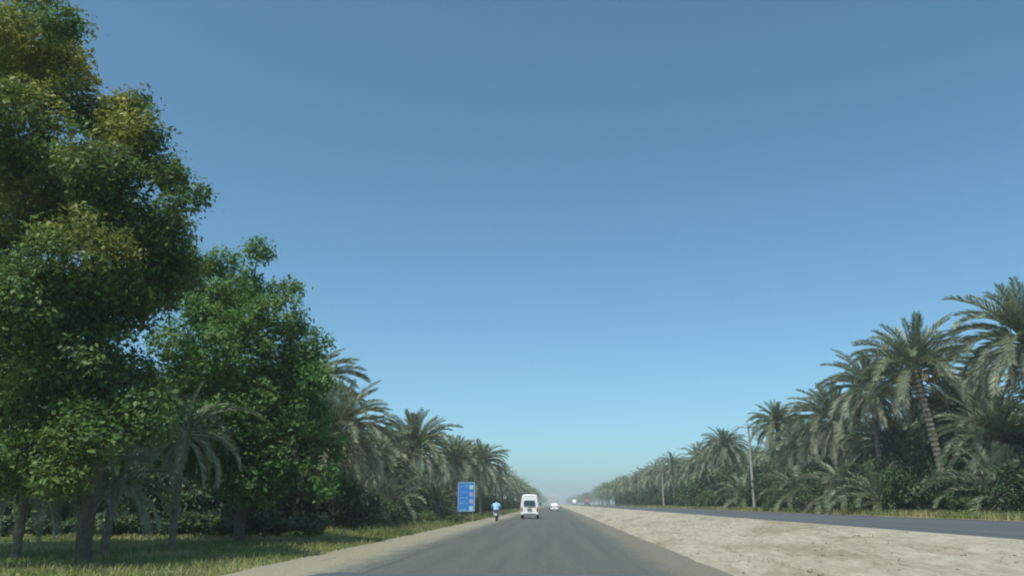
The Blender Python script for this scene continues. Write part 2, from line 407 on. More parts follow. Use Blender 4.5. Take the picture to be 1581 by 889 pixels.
def broad_tree(name, base, fork_h, trunk_r, lobes, mat, label, tips, per_tip, ln, wd, spread=0.28):
    root = empty(name, base); tag(root, label, 'tree')
    base = Vector(base)
    fork = Vector((0.25, 0.1, fork_h))
    mb = MB()
    tp = bez(Vector((0, 0, -0.15)), Vector((-0.15, 0.1, fork_h * 0.5)), fork, 10)
    mb.tube(tp, [trunk_r * (1.35 if i == 0 else 1.0 - 0.03 * i) for i in range(10)], 12)
    link('trunk', mb.mesh('trunk', M_BARK), root)
    loc = [(c - base, r) for c, r in lobes]
    nodes = [(fork - Vector((0, 0, .3)), trunk_r * .8)]
    todo = sorted(loc, key=lambda q: (q[0] - fork).length)
    for c, r in todo:                       # each limb leaves the nearest limb that already stands, as branches do
        e = c + Vector((0, 0, -r * 0.1))
        st, rs = min(nodes, key=lambda q: (q[0] - e).length + 0.9 * max(0.0, q[0].z - e.z))
        lb = MB()
        mid = st.lerp(e, 0.5) + Vector((random.uniform(-.35, .35), random.uniform(-.35, .35), random.uniform(-.1, .5)))
        pts = bez(st, mid, e, 8)
        r0 = max(0.035, rs * 0.72)
        lb.tube(pts, [r0 * (1 - 0.06 * i) for i in range(8)], 7)
        nodes.append((pts[4], r0 * .76)); nodes.append((e, r0 * .58))
        for q in range(6):
            d = Vector((random.gauss(0, 1), random.gauss(0, 1), random.gauss(0.2, .8))).normalized()
            s0 = pts[random.choice((4, 5, 6, 7))]
            e2 = c + d * r * 0.8; q0 = min(r0 * .4, .03)
            lb.tube(bez(s0, s0.lerp(e2, .5) + Vector((random.uniform(-.15, .15), random.uniform(-.15, .15), .15)), e2, 5), [q0, q0 * .8, q0 * .6, q0 * .4, q0 * .15], 5)
        link('limb', lb.mesh('limb', M_BARK), root)
    V, F = lobes_to_leaves([(tuple(c), r) for c, r in loc], tips, per_tip, ln, wd, spread)
    link('crown', from_np('crown', V, F, mat), root)
    return root

# near left: the big dark tree whose crown leaves the frame, and the green one beside it
def lob(lst, Y):
    out = []
    for px, py, rp, dy in lst:
        c = at(px, py, Y + dy); out.append((c, rp * (Y + dy) / 1240.0))
    return out
T1 = 20.0
L1 = lob([(30, 60, 85, 0), (95, 40, 40, -1), (-70, 40, 110, 1.5), (20, 190, 95, -0.8), (115, 150, 52, 0.5), (-90, 200, 120, 2), (205, 205, 55, 0.2),
          (150, 265, 80, -0.6), (235, 255, 42, 0.8), (40, 320, 100, 0.6), (205, 340, 62, 0.3), (275, 315, 26, -0.2), (105, 95, 42, .4), (165, 190, 52, .6), (262, 275, 34, 0.2), (303, 303, 16, .2), (250, 375, 46, .8), (262, 425, 45, 1.4), (285, 405, 30, 4.5), (240, 400, 50, 4.0), (262, 350, 36, 3.0), (205, 165, 30, .4), (120, 400, 95, -1.2), (-60, 380, 130, 1.2),
          (30, 470, 95, -1.6), (170, 470, 80, 0.6), (-40, 560, 120, 1), (110, 560, 95, -0.5), (215, 440, 55, 1.2), (60, 640, 90, 0.8), (185, 590, 70, 1.6), (130, 670, 60, -1.5), (15, 715, 62, -1.2), (225, 640, 50, -0.5), (95, 735, 40, -1.8),
          (-170, 120, 140, 3.5), (-180, 340, 150, 3), (-60, -90, 120, 2), (-190, 520, 140, 3), (40, -40, 70, 3), (100, 300, 110, 4.0), (-60, 250, 130, 5.0), (60, 480, 110, 4.2), (30, 110, 90, 4)], T1)
b1 = at(127, 860, 21.0); b1.z = left_z(b1.x, 21.0)
broad_tree('broadleaf_tree', b1, 4.2, 0.21, L1, M_T1, 'tall dark broadleaf tree with yellowish leaf tips filling the top left corner', 9.5, 26, 0.125, 0.07, 0.2)
T2 = 31.0
L2 = lob([(300, 420, 40, 0), (345, 405, 30, 0.5), (402, 388, 27, -0.5), (378, 440, 34, 0.3), (450, 441, 17, -0.3), (425, 452, 18, 0), (330, 475, 55, 0), (415, 490, 58, -0.6), (458, 500, 24, .6),
          (470, 535, 42, 0), (350, 545, 75, -1), (435, 575, 62, 0.8), (485, 585, 34, -0.5), (285, 530, 60, 1), (300, 620, 70, 0.6), (390, 640, 72, -0.6), (465, 645, 52, 0.4),
          (430, 710, 62, 0), (340, 700, 66, 1.0), (260, 600, 55, 2), (265, 450, 45, 1.6), (500, 690, 40, 1.2), (500, 745, 36, .4), (360, 480, 70, 3.0), (330, 600, 80, 3.6), (430, 620, 70, 3.2), (395, 740, 60, -.4), (275, 690, 48, -1.0), (320, 655, 55, -2.0)], T2)
b2 = at(372, 800, 31.5); b2.z = left_z(b2.x, 31.5)
broad_tree('broadleaf_tree', b2, 2.6, 0.22, L2, M_T2, 'bright green bushy tree between the tall dark tree and the palms', 6.6, 18, 0.16, 0.085, 0.18)

# ------------------------------------------------------------------ date palms
def frond_geo(L, a0, droop, pairs, lw, twist=0.0, seg=9, side_wob=0.1, tipless=1.0):
    """one feather frond starting at the origin, heading +x, first rising at angle a0 and bending down by droop"""
    pts = []; x = z = y = 0.0
    a = a0
    for i in range(seg + 1):
        pts.append(Vector((x, y, z)))
        t = i / seg
        st = L / seg
        a = a0 - droop * (t + 0.5 / seg) ** 1.35
        x += math.cos(a) * st; z += math.sin(a) * st; y += side_wob * st * math.sin(t * 2.2) * (1 if twist >= 0 else -1)
    V, Fq = tube_np(pts, [0.035 * (1 - 0.85 * i / seg) + 0.004 for i in range(seg + 1)], 3)
    Vl = [tuple(v) for v in V]; T = []
    for f in Fq: T += [(f[0], f[1], f[2]), (f[0], f[2], f[3])]
    for k in range(pairs):
        t = 0.14 + 0.86 * (k + 0.5) / pairs
        f = t * seg; i = min(seg - 1, int(f)); u = f - i
        p = pts[i].lerp(pts[i + 1], u); tg = (pts[i + 1] - pts[i]).normalized()
        sd = Vector((-tg.y, tg.x, 0)).normalized(); up = sd.cross(tg) * -1
        if up.z < 0: up = -up
        ll = 0.56 * L / 4.0 * (0.45 + 0.75 * math.sin(math.pi * min(1, t * 0.9 + 0.08)) ** 0.7) * random.uniform(.85, 1.15)
        for s in (-1, 1):
            d = (tg * random.uniform(.75, 1.0) + sd * s * random.uniform(.5, .75) + up * random.uniform(.3, .65)).normalized()
            q = p + d * ll + Vector((0, 0, -0.10 * ll - 0.10 * random.random() * ll))
            m = p + d * ll * 0.45
            wv = tg * lw * 0.5 + up * lw * random.uniform(-.25, .25)
            b = len(Vl)
            Vl += [tuple(p), tuple(m + wv), tuple(q), tuple(m - wv)]
            T += [(b, b + 1, b + 2), (b, b + 2, b + 3)]
    return np.array(Vl), np.array(T)
CLASSES = [(80, 25), (68, 45), (55, 62), (42, 75), (28, 85), (12, 85), (-6, 72), (-24, 55), (-44, 38)]
FROND = []
for ci, (a0, dr) in enumerate(CLASSES):
    row = []
    for v in range(2):
        L = [3.0, 3.6, 4.1, 4.3, 4.4, 4.3, 4.1, 3.8, 3.3][ci] * random.uniform(.96, 1.06)
        V, T = frond_geo(L, R(a0 + random.uniform(-4, 4)), R(dr + random.uniform(-6, 10)), 58, 0.06, 1 if v else -1)
        row.append(from_np('frond', V, T, M_FRO if ci >= 6 else M_FR))
    FROND.append(row)
DEAD = [from_np('frond', *frond_geo(2.9, R(-38), R(48), 40, 0.06, v), M_DEAD) for v in (-1, 1)]
def trunk_mesh(h, r, lean=(0.0, 0.0), seg=None, n=10):
    k = seg or int(h / 0.16)
    pts, rad = [], []
    for i in range(k + 1):
        t = i / k
        pts.append(Vector((lean[0] * t ** 1.6, lean[1] * t ** 1.6, h * t - 0.2 * (1 - t))))
        rr = r * (1.22 - 0.25 * min(1, t * 6)) * (1 + 0.10 * (1 if i % 2 else -1))
        if t > .86: rr *= 1 + (t - .86) * 2.2
        rad.append(rr)
    mb = MB(); mb.tube(pts, rad, n)
    return mb.mesh('trunk', M_PBARK, smooth=False)
FR_N = [9, 11, 11, 11, 11, 10, 10, 9, 7]
def near_palm(base, h, label, scale=1.0, lean=(0, 0), counts=FR_N, dates=False, group='date palms close enough to see their fronds', trunk_r=0.21):
    root = empty('date_palm', base); tag(root, label, 'palm tree', group)
    link('trunk', trunk_mesh(h, trunk_r, lean), root)
    off = random.random() * 6.3
    for ci, cnt in enumerate(counts):
        for k in range(cnt):
            off += 2.39996 + random.uniform(-.25, .25)
            f = link('frond', random.choice(FROND[ci]), root)
            s = scale * random.uniform(.86, 1.1)
            f.scale = (s, s * random.choice((-1, 1)), s)
            f.rotation_euler = (random.uniform(-.12, .12), random.uniform(-.09, .09), off)
            f.location = (lean[0] + 0.12 * math.cos(off), lean[1] + .12 * math.sin(off), h + 0.10 - ci * 0.05)
    for k in range(random.choice((2, 3, 4)) if trunk_r > .15 else 1):
        off += 2.1
        f = link('frond', random.choice(DEAD), root); tag(f, 'dry brown dead frond')
        f.scale = (scale * .9,) * 3; f.rotation_euler = (0, 0, off); f.location = (lean[0] + .15 * math.cos(off), lean[1] + .15 * math.sin(off), h - .45)
    if dates:
        for k in range(7):
            a = k * 0.9 + 0.3
            mb = MB()
            p0 = Vector((lean[0], lean[1], h - .1)); e = p0 + Vector((math.cos(a) * 1.15, math.sin(a) * 1.15, -.25))
            mb.tube(bez(p0, p0.lerp(e, .6) + Vector((0, 0, .45)), e, 5), [.03] * 5, 5)
            for q in range(12):
                e2 = e + Vector((random.gauss(0, .14), random.gauss(0, .14), -random.uniform(.25, .6)))
                mb.tube([e, e.lerp(e2, .6), e2], [.02, .035, .045], 4)
            link('date_bunch', mb.mesh('date_bunch', M_DATE), root)
    return root
# far palms: crown and trunk, crowns shared between copies
FAR_CROWN, FAR_TRUNK = [], []
for v in range(5):
    VV, TT, no = [], [], 0
    for ci, cnt in enumerate([5, 6, 7, 8, 8, 8, 8, 7, 6]):
        for k in range(cnt):
            a0, dr = CLASSES[ci]
            V, T = frond_geo([3.0, 3.5, 3.8, 3.9, 3.9, 3.8, 3.6, 3.3, 2.9][ci] * random.uniform(.85, 1.1), R(a0 + random.uniform(-7, 7)), R(dr + random.uniform(-8, 12)), 17, 0.17, seg=6)
            a = random.random() * 6.283; c, s = math.cos(a), math.sin(a)
            V = V @ np.array([[c, s, 0], [-s, c, 0], [0, 0, 1]]) + np.array([0, 0, .1 - ci * .05])
            VV.append(V); TT.append(T + no); no += len(V)
    FAR_CROWN.append(from_np('crown', np.concatenate(VV), np.concatenate(TT), M_FR))
for h in (5.5, 6.3, 7.1, 7.8):
    FAR_TRUNK.append((h, trunk_mesh(h, 0.2, seg=int(h / .3), n=7)))
def far_palm(base, h_want, label, group):
    root = empty('date_palm', base, random.random() * 6.283); tag(root, label, 'palm tree', group)
    h, tm = min(FAR_TRUNK, key=lambda q: abs(q[0] - h_want))
    sz = h_want / h
    t = link('trunk', tm, root); t.scale = (1, 1, sz)
    c = link('crown', random.choice(FAR_CROWN), root); c.location = (0, 0, h_want)
    s = random.uniform(.9, 1.12); c.scale = (s, s, s * random.uniform(.92, 1.1)); c.rotation_euler = (random.uniform(-.08, .08), random.uniform(-.08, .08), 0)
    return root
def palm_at(px, py, Y, **kw):
    """near palm whose crown heart is seen at px, py, Y metres down the road"""
    c = at(px, py, Y)
    z0 = left_z(c.x, Y) if c.x < 0 else RIGHT_Z + 0.02
    ln = kw.get('lean', (0, 0))
    return near_palm((c.x - ln[0], Y - ln[1], z0), c.z - z0, kw.pop('label'), **kw)

# right side, beyond the opposite road
palm_at(1585, 525, 44, label='date palm at the right edge, cut by the frame', lean=(.3, 0), scale=1.08)
palm_at(1412, 572, 55, label='tall date palm with orange date stalks and a pale bare trunk', lean=(-0.9, 0.2), dates=True, scale=1.12, trunk_r=.27, counts=[9, 10, 11, 11, 11, 9, 6, 2, 0])
palm_at(1345, 600, 62, label='date palm close behind and left of the one with orange date stalks', scale=1.0)
palm_at(1480, 640, 58, label='lower date palm filling the gap before the palm at the frame edge', scale=1.0)
palm_at(1288, 650, 72, label='broad grey-green date palm with drooping fronds, second beyond the orange-stalked palm', scale=1.1)
palm_at(1200, 655, 90, label='slim date palm standing just to the right of the concrete pole', scale=0.85)
palm_at(1118, 690, 112, label='slim date palm standing just to the left of the concrete pole', scale=0.85)
palm_at(1245, 690, 80, label='low date palm between the concrete pole and the broad grey-green palm', scale=0.95)
palm_at(1540, 680, 50, label='short date palm in shade low beside the right edge', scale=.9)
palm_at(1380, 690, 66, label='short date palm behind the pale bare trunk', scale=1.0)
# left side
palm_at(285, 660, 27.0, label='short date palm with pale arching fronds under the broadleaf trees', scale=.58, counts=[1, 1, 2, 3, 4, 5, 6, 5, 4], trunk_r=.13)
palm_at(185, 735, 24.0, label='small date palm in front of the tall dark tree trunk', scale=.52, counts=[1, 2, 3, 3, 4, 4, 4, 3, 3], lean=(.2, 0), trunk_r=.13)
palm_at(45, 725, 22.5, label='small date palm at the left edge, cut by the frame', scale=.55, counts=[1, 2, 3, 3, 4, 4, 4, 3, 2], trunk_r=.13)
palm_at(462, 605, 49, label='date palm whose pale fronds stick out behind the bright green tree', scale=1.05)
palm_at(520, 668, 46, label='lower date palm tucked against the bright green tree', scale=.95)
palm_at(640, 690, 70, label='full date palm standing alone to the left of the blue sign', scale=1.05)
palm_at(578, 715, 60, label='small shaded date palm between the bright green tree and the full palm', scale=.9)
palm_at(702, 712, 92, label='date palm right behind the blue sign', scale=.95)
palm_at(742, 716, 108, label='date palm behind the motorcyclist', scale=1.0)

def palm_row(x0, jx, y0, y1, dy, hm, side, label, group):
    y = y0
    while y < y1:
        x = x0 + random.uniform(-jx, jx)
        z = left_z(x, y) if side < 0 else RIGHT_Z + .02
        far_palm((x, y + random.uniform(-.3, .3) * dy, z), hm * random.uniform(.80, 1.14), label, group)
        y += dy * random.uniform(.8, 1.2) * (1 + y / 900)
palm_row(-13.2, 1.6, 118, 480, 6.5, 6.7, -1, 'small date palm in the front row receding left of the van', 'palms receding on the left of the road')
palm_row(-19, 2, 52, 300, 10, 7.0, -1, 'date palm of the shaded second row behind the left roadside palms', 'second row of palms on the left')
palm_row(-27, 3, 44, 110, 11, 7.0, -1, 'date palm deep in the grove behind the broadleaf trees', 'palms deep in the left grove')
palm_row(25.0, 1.8, 122, 480, 6.5, 7.4, 1, 'small date palm in the front row receding beyond the concrete pole', 'palms receding beyond the opposite road')
palm_row(31.5, 2, 50, 330, 9.5, 7.6, 1, 'date palm of the second row behind the opposite roadside palms', 'second row of palms on the right')
palm_row(39, 3, 50, 170, 11, 8.0, 1, 'date palm deep in the grove beyond the opposite road', 'palms deep in the right grove')

def young(px, Y, h, sc, lb):
    p = at(px, 780, Y); z = left_z(p.x, Y) if p.x < 0 else RIGHT_Z + .02
    near_palm((p.x, Y, z), h, lb, sc, counts=[4, 5, 6, 6, 6, 5, 3, 0, 0])
for a in [(1305, 64, 1.6, .95, 'young trunkless palm under the palms beside the broad dark bush'), 
          (1360, 58, 1.0, .85, 'young trunkless palm a few metres left of the pale bare trunk'), (1545, 46, 1.2, .9, 'young trunkless palm low near the right edge'),
          (1150, 98, 1.6, .95, 'young trunkless palm just behind the concrete pole'), (1235, 76, 1.6, .9, 'young trunkless palm beside the round green bush'),
          (600, 58, 1.2, .85, 'young trunkless palm left of the full palm trunk'), (672, 76, 1.4, .9, 'young trunkless palm right of the full palm trunk'), (540, 50, 1.0, .8, 'young trunkless palm under the bright green tree edge')]:
    young(*a)

# the grove past counting: one mass on each side
def far_grove(name, x0, y0, y1, n, hm, z0, label):
    VV, TT, no = [], [], 0
    src = []
    for v in range(3):
        me = FAR_CROWN[v]
        co = np.empty(len(me.vertices) * 3, np.float32); me.vertices.foreach_get('co', co)
        ix = np.empty(len(me.loops), np.int32); me.loops.foreach_get('vertex_index', ix)
        ix = ix.reshape(-1, 3); co = co.reshape(-1, 3)
        sel = rng.rand(len(ix)) < 0.35
        src.append((co, ix[sel]))
    for i in range(n):
        co, ix = src[i % 3]
        a = rng.rand() * 6.28; c, s = math.cos(a), math.sin(a)
        p = np.array([x0 + np.sign(x0) * rng.exponential(9), y0 + (y1 - y0) * rng.rand(), z0 + hm * rng.uniform(.5, 1.15)])
        VV.append((co * rng.uniform(1.0, 1.3)) @ np.array([[c, s, 0], [-s, c, 0], [0, 0, 1]]) + p)
        TT.append(ix + no); no += len(co)
    tag(link(name, from_np(name, np.concatenate(VV), np.concatenate(TT), M_FR)), label, 'palm grove', kind='stuff')
far_grove('palm_grove', -12.5, 470, 1700, 110, 8, 0, 'far palm grove closing the left side of the road at the horizon')
far_grove('palm_grove', 24.5, 470, 1900, 130, 8, .6, 'far palm grove closing the right side of the road at the horizon')

# ------------------------------------------------------------------ shrubs and undergrowth
SHRUB = {}
for kind, mat, tp_, pt_, ls_ in (('d', M_SH, 9, 9, .17), ('l', M_SHL, 9, 9, .15), ('b', M_SH, 22, 10, .095)):
    SHRUB[kind] = []
    for v in range(4):
        lobes = [((random.uniform(-.55, .55), random.uniform(-.55, .55), random.uniform(.35, 1.1)), random.uniform(.38, .62)) for _ in range(7)]
        V, F = lobes_to_leaves(lobes, tp_, pt_, ls_, ls_ * .5, 0.11, 0.95)
        V[:, 2] = np.maximum(V[:, 2], -0.05)
        mb = MB()
        for q in range(6):
            a = random.random() * 6.28; e = Vector((math.cos(a) * .6, math.sin(a) * .6, 1.0))
            mb.tube(bez(Vector((0, 0, -.1)), Vector((e.x * .3, e.y * .3, .6)), e, 5), [.035, .03, .022, .015, .006], 5)
        SHRUB[kind].append((from_np('foliage', V, F, mat), mb.mesh('stem', M_BARK)))
def shrub(x, y, z, s, sz, kind, label, group, name='shrub'):
    root = empty(name, (x, y, z), random.random() * 6.28); tag(root, label, 'shrub', group)
    fo, st = random.choice(SHRUB['b' if kind == 'd' and s > 1.4 else kind])
    a = link('foliage', fo, root); b = link('stem', st, root)
    for o in (a, b): o.scale = (s, s, sz)
    return root
def shrub_row(x0, jx, y0, y1, dy, s0, s1, side, label, group, kind='d', tall=1.0):
    y = y0
    while y < y1:
        x = x0 + random.uniform(-jx, jx); s = random.uniform(s0, s1)
        if side > 0 and y < 57 and 0.445 < x / y < 0.53:   # open view to the pale bare trunk
            s *= .45
        shrub(x, y, left_z(x, y) if side < 0 else RIGHT_Z + .02, s, s * random.uniform(.75, 1.25) * tall, kind, label, group)
        y += dy * random.uniform(.7, 1.3) * (1 + y / 400)
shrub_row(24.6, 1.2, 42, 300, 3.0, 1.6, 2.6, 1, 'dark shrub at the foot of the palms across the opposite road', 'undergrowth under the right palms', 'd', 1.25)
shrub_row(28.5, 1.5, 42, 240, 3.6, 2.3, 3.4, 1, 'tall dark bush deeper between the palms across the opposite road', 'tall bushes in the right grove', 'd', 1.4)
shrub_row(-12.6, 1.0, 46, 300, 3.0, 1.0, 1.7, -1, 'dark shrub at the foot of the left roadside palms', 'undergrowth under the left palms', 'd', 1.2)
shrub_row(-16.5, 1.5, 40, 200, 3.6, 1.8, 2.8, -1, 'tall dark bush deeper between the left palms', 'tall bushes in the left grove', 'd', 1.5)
for px, Y, s, t, lb, kd in [(1092, 118, 1.7, 1.6, 'lime green bush left of the concrete pole', 'l'), (1215, 80, 2.0, 1.9, 'round green bush right of the concrete pole', 'd'),
                            (1186, 86, 1.0, .7, 'low pale green bush at the foot of the concrete pole', 'l'), (1262, 70, 2.2, 1.5, 'broad dark bush under the broad grey-green palm', 'd'),
                            (1500, 46, 1.1, .8, 'low light green bush by the verge near the right edge', 'l'), (1330, 58, 1.0, .6, 'low light green bush on the verge before the pale trunk', 'l'),
                            (555, 52, 1.2, .9, 'light green bush beside the shaded palm on the left verge', 'l'), (663, 66, .9, .6, 'low light green bush left of the blue sign', 'l'),
                            (700, 62, .7, .5, 'small light green bush at the foot of the blue sign', 'l')]:
    p = at(px, 785, Y)
    shrub(p.x, Y, left_z(p.x, Y) if p.x < 0 else RIGHT_Z, s, t, kd, lb, None)
# low dark hedge across the left grove, seen under the tree crowns
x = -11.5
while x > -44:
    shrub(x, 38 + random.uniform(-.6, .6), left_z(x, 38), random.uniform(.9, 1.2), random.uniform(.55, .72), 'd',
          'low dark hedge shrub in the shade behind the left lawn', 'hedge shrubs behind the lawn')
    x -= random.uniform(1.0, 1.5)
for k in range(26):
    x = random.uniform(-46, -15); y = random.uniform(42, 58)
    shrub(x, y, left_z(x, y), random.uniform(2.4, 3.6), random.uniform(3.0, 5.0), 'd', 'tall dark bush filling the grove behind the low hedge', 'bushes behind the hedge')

# ------------------------------------------------------------------ grass
def grass(name, n, xr, yr_, zf, hmin, hmax, label, wd=0.012, power=1.6, clump=0.0):
    x = rng.uniform(xr[0], xr[1], n); y = yr_[0] + (yr_[1] - yr_[0]) * rng.rand(n) ** power
    if clump:
        keep = np.array([noise.noise(Vector((a * .6, b * .35, 4))) > (rng.uniform(-.5, .25) if clump == 1 else .32) for a, b in zip(x, y)])
        x, y = x[keep], y[keep]; n = len(x)
    z = np.array([zf(a, b) for a, b in zip(x, y)]) - 0.01
    h = rng.uniform(hmin, hmax, n); a = rng.uniform(0, 6.283, n)
    w = wd * (1 + y / 25)
    dx, dy = np.cos(a) * w, np.sin(a) * w
    lx, ly = rng.normal(0, .35, n) * h, rng.normal(0, .35, n) * h
    V = np.stack([np.stack([x - dx, y - dy, z], 1), np.stack([x + dx, y + dy, z], 1), np.stack([x + lx, y + ly, z + h], 1)], 1).reshape(-1, 3)
    tag(link(name, from_np(name, V, np.arange(3 * n).reshape(n, 3), M_GRASS)), label, 'grass', kind='stuff')
grass('grass', 85000, (-24, -7.2), (3, 48), left_z, .05, .20, 'dappled grass under the trees on the left', clump=1)
grass('grass', 22000, (-12.5, -7.1), (40, 220), left_z, .10, .38, 'roadside grass strip along the left palms', clump=1)
grass('grass', 26000, (20.3, 24.5), (32, 260), lambda x, y: RIGHT_Z, .12, .55, 'green grass strip along the far side of the opposite road', wd=.02)

grass('weeds', 1500, (3.9, 8.8), (9, 70), bank_z, .04, .16, 'sparse dry weeds on the sandy bank', wd=.005, clump=2)

# ------------------------------------------------------------------ vehicles
def loft(name, secs, mat, parent, smooth=True):
    """secs: list of closed rings of equal length"""
    bm = bmesh.new(); rings = [[bm.verts.new(p) for p in s] for s in secs]
    n = len(rings[0])
    for a, b in zip(rings, rings[1:]):
        for j in range(n): bm.faces.new((a[j], a[(j + 1) % n], b[(j + 1) % n], b[j]))
    bm.faces.new(rings[0]); bm.faces.new(rings[-1])
    me = bm_mesh(name, bm, mat)
    if smooth:
        for p in me.polygons: p.use_smooth = len(p.vertices) == 4
    return link(name, me, parent)
def wheel(parent, c, r, w, rim_mat=M_MET):
    """tyre with a rim, axle along x"""
    prof = [(-w / 2, r * .62), (-w / 2, r * .9), (-w * .38, r), (w * .38, r), (w / 2, r * .9), (w / 2, r * .62)]
    V, F = [], []; n = 20
    for j in range(n):
        a = 2 * math.pi * j / n
        for px_, rr in prof: V.append((px_, math.cos(a) * rr, math.sin(a) * rr))
    k = len(prof)
    for j in range(n):
        for i in range(k): F.append((j * k + i, j * k + (i + 1) % k, ((j + 1) % n) * k + (i + 1) % k, ((j + 1) % n) * k + i))
    wh = empty('wheel', c); wh.parent = parent
    link('tyre', from_np('tyre', V, F, M_RUB), wh)
    bm = bmesh.new()
    bmesh.ops.create_cone(bm, cap_ends=True, segments=20, radius1=r * .64, radius2=r * .64, depth=w * .7, matrix=Matrix.Rotation(math.pi / 2, 4, 'Y'))
    for s in (-1, 1):
        bmesh.ops.create_cone(bm, cap_ends=True, segments=12, radius1=r * .22, radius2=r * .18, depth=.05, matrix=Matrix.Translation((s * w * .37, 0, 0)) @ Matrix.Rotation(math.pi / 2, 4, 'Y'))
    link('rim', bm_mesh('rim', bm, rim_mat), wh)
    return wh
def ring_body(y, wb, ww, wr, zb, zw, zr, cr=0.16, lean=0.0):
    """closed outline: wb bottom half-width at zb, ww waist half-width at zw, wr roof half-width at zr"""
    def P(x, z): return (x, y + lean * max(0, z - zw), z)
    half = [(wb * .9, zb), (wb, zb + .08), (ww, zw * .75 + zb * .25), (ww, zw), (ww + (wr - ww) * .55, zw + (zr - zw) * .6), (wr, zr - cr), (wr - cr * .35, zr - cr * .3), (wr - cr * 1.1, zr), (0.0, zr + .03)]
    return [P(x, z) for x, z in half] + [P(-x, z) for x, z in reversed(half[:-1])]
def quad_panel(name, pts, mat, parent, th=0.012):
    """thin plate through the outline pts, thickened along its normal"""
    bm = bmesh.new(); f = bm.faces.new([bm.verts.new(p) for p in pts]); f.normal_update()
    r = bmesh.ops.extrude_face_region(bm, geom=[f]); nv = f.normal.copy()
    for v in [e for e in r['geom'] if isinstance(e, bmesh.types.BMVert)]: v.co += nv * th
    return link(name, bm_mesh(name, bm, mat), parent)

def make_van(loc, rz, label):
    root = empty('minivan', loc, rz); tag(root, label, 'van')
    secs = [ring_body(0.05, .76, .80, .60, .42, 1.05, 2.06, .16, .10), ring_body(0.0, .80, .84, .66, .36, 1.05, 2.12, .16, .10), ring_body(.18, .82, .86, .70, .33, 1.05, 2.20, .16, .08),
            ring_body(1.6, .83, .86, .72, .32, 1.05, 2.24, .16), ring_body(3.2, .83, .86, .72, .32, 1.05, 2.20, .16), ring_body(3.9, .82, .85, .68, .33, 1.05, 1.98, .14), ring_body(4.55, .80, .83, .74, .36, 1.0, 1.22, .08), ring_body(4.72, .76, .78, .70, .42, .9, 1.0, .05)]
    loft('body', secs, M_WHITE, root)
    rw = quad_panel('rear_window', [(-.56, -.008, 1.18), (.56, -.008, 1.18), (.54, .04, 1.60), (.47, .048, 1.68), (-.47, .048, 1.68), (-.54, .04, 1.60)], M_GLASSD, root, .02)
    quad_panel('wiper', [(-.02, -.035, 1.16), (.02, -.035, 1.16), (.30, .0, 1.42), (.27, .0, 1.43)], M_BLK, rw, .008)
    box('bumper', (0, -.06, .46), (1.70, .16, .20), M_WHITE, root, .05)
    box('bumper_strip', (0, -.145, .46), (1.2, .012, .06), M_BLK, root)
    for s in (-1, 1):
        lt = box('tail_light', (s * .74, -.012, .86), (.13, .05, .40), M_LRED, root, .015)
        box('indicator', (s * .74, -.04, .95), (.11, .015, .11), M_LORG, lt)
        wheel(root, (s * .74, 1.0, .31), .31, .2); wheel(root, (s * .74, 3.75, .31), .31, .2)
        m = box('mirror', (s * 1.0, 3.95, 1.35), (.14, .1, .26), M_BLK, root, .03)
        for k, (a, b) in enumerate(((.35, 1.3), (1.4, 2.5), (2.6, 3.4))):
            quad_panel('side_window', [(s * .86, a, 1.16), (s * .86, b, 1.16), (s * .79, b - .03, 1.68), (s * .79, a + .03, 1.68)], M_GLASSD, root, .012 * s)
    quad_panel('windscreen', [(-.66, 4.5, 1.26), (.66, 4.5, 1.26), (.6, 4.02, 1.86), (-.6, 4.02, 1.86)], M_GLASSD, root, .02)
    box('number_plate', (0, -.03, .86), (.46, .02, .16), M_PLATE, root)
    box('door_handle', (0, -.035, 1.02), (.26, .03, .05), M_BLK, root)
    box('tailgate_seam', (0, -.004, .66), (1.3, .02, .012), M_BLK, root)
    box('exhaust', (.5, .05, .26), (.06, .25, .06), M_MET, root)
    return root
p = at(817.5, 790, 77); make_van((p.x, 77, .02), R(.4), 'white high-roof minivan driving ahead in the left lane, seen from behind')

def make_car(loc, label, mat):
    root = empty('saloon_car', loc); tag(root, label, 'car')
    secs = [ring_body(.04, .72, .76, .70, .38, .80, .96, .08), ring_body(0, .76, .80, .74, .32, .80, 1.0, .08), ring_body(.35, .80, .84, .76, .26, .84, 1.06, .08), ring_body(.95, .81, .85, .58, .25, .88, 1.42, .12),
            ring_body(1.9, .81, .85, .58, .25, .88, 1.46, .12), ring_body(2.7, .81, .85, .72, .25, .88, 1.1, .08), ring_body(3.8, .79, .82, .74, .27, .78, .9, .08), ring_body(4.15, .70, .74, .68, .34, .7, .78, .06)]
    loft('body', secs, mat, root)
    quad_panel('rear_window', [(-.60, .40, 1.09), (.60, .40, 1.09), (.50, .86, 1.36), (-.50, .86, 1.36)], M_GLASSD, root, .025)
    box('bumper', (0, -.03, .42), (1.6, .12, .22), mat, root, .04)
    box('number_plate', (0, -.03, .74), (.46, .06, .14), M_PLATEW, root)
    for s in (-1, 1):
        box('tail_light', (s * .62, -.01, .82), (.26, .06, .15), M_LRED, root, .01)
        wheel(root, (s * .72, .75, .29), .29, .18); wheel(root, (s * .72, 3.3, .29), .29, .18)
        quad_panel('side_window', [(s * .85, .75, .96), (s * .85, 2.6, .96), (s * .66, 2.0, 1.36), (s * .66, 1.0, 1.36)], M_GLASSD, root, .012 * s)
        box('mirror', (s * .93, 2.5, 1.0), (.16, .08, .12), mat, root, .02)
    return root
p = at(856, 783, 160); make_car((p.x, 160, .02), 'white car far ahead in our lane, in front of the pale truck', M_WHITE)

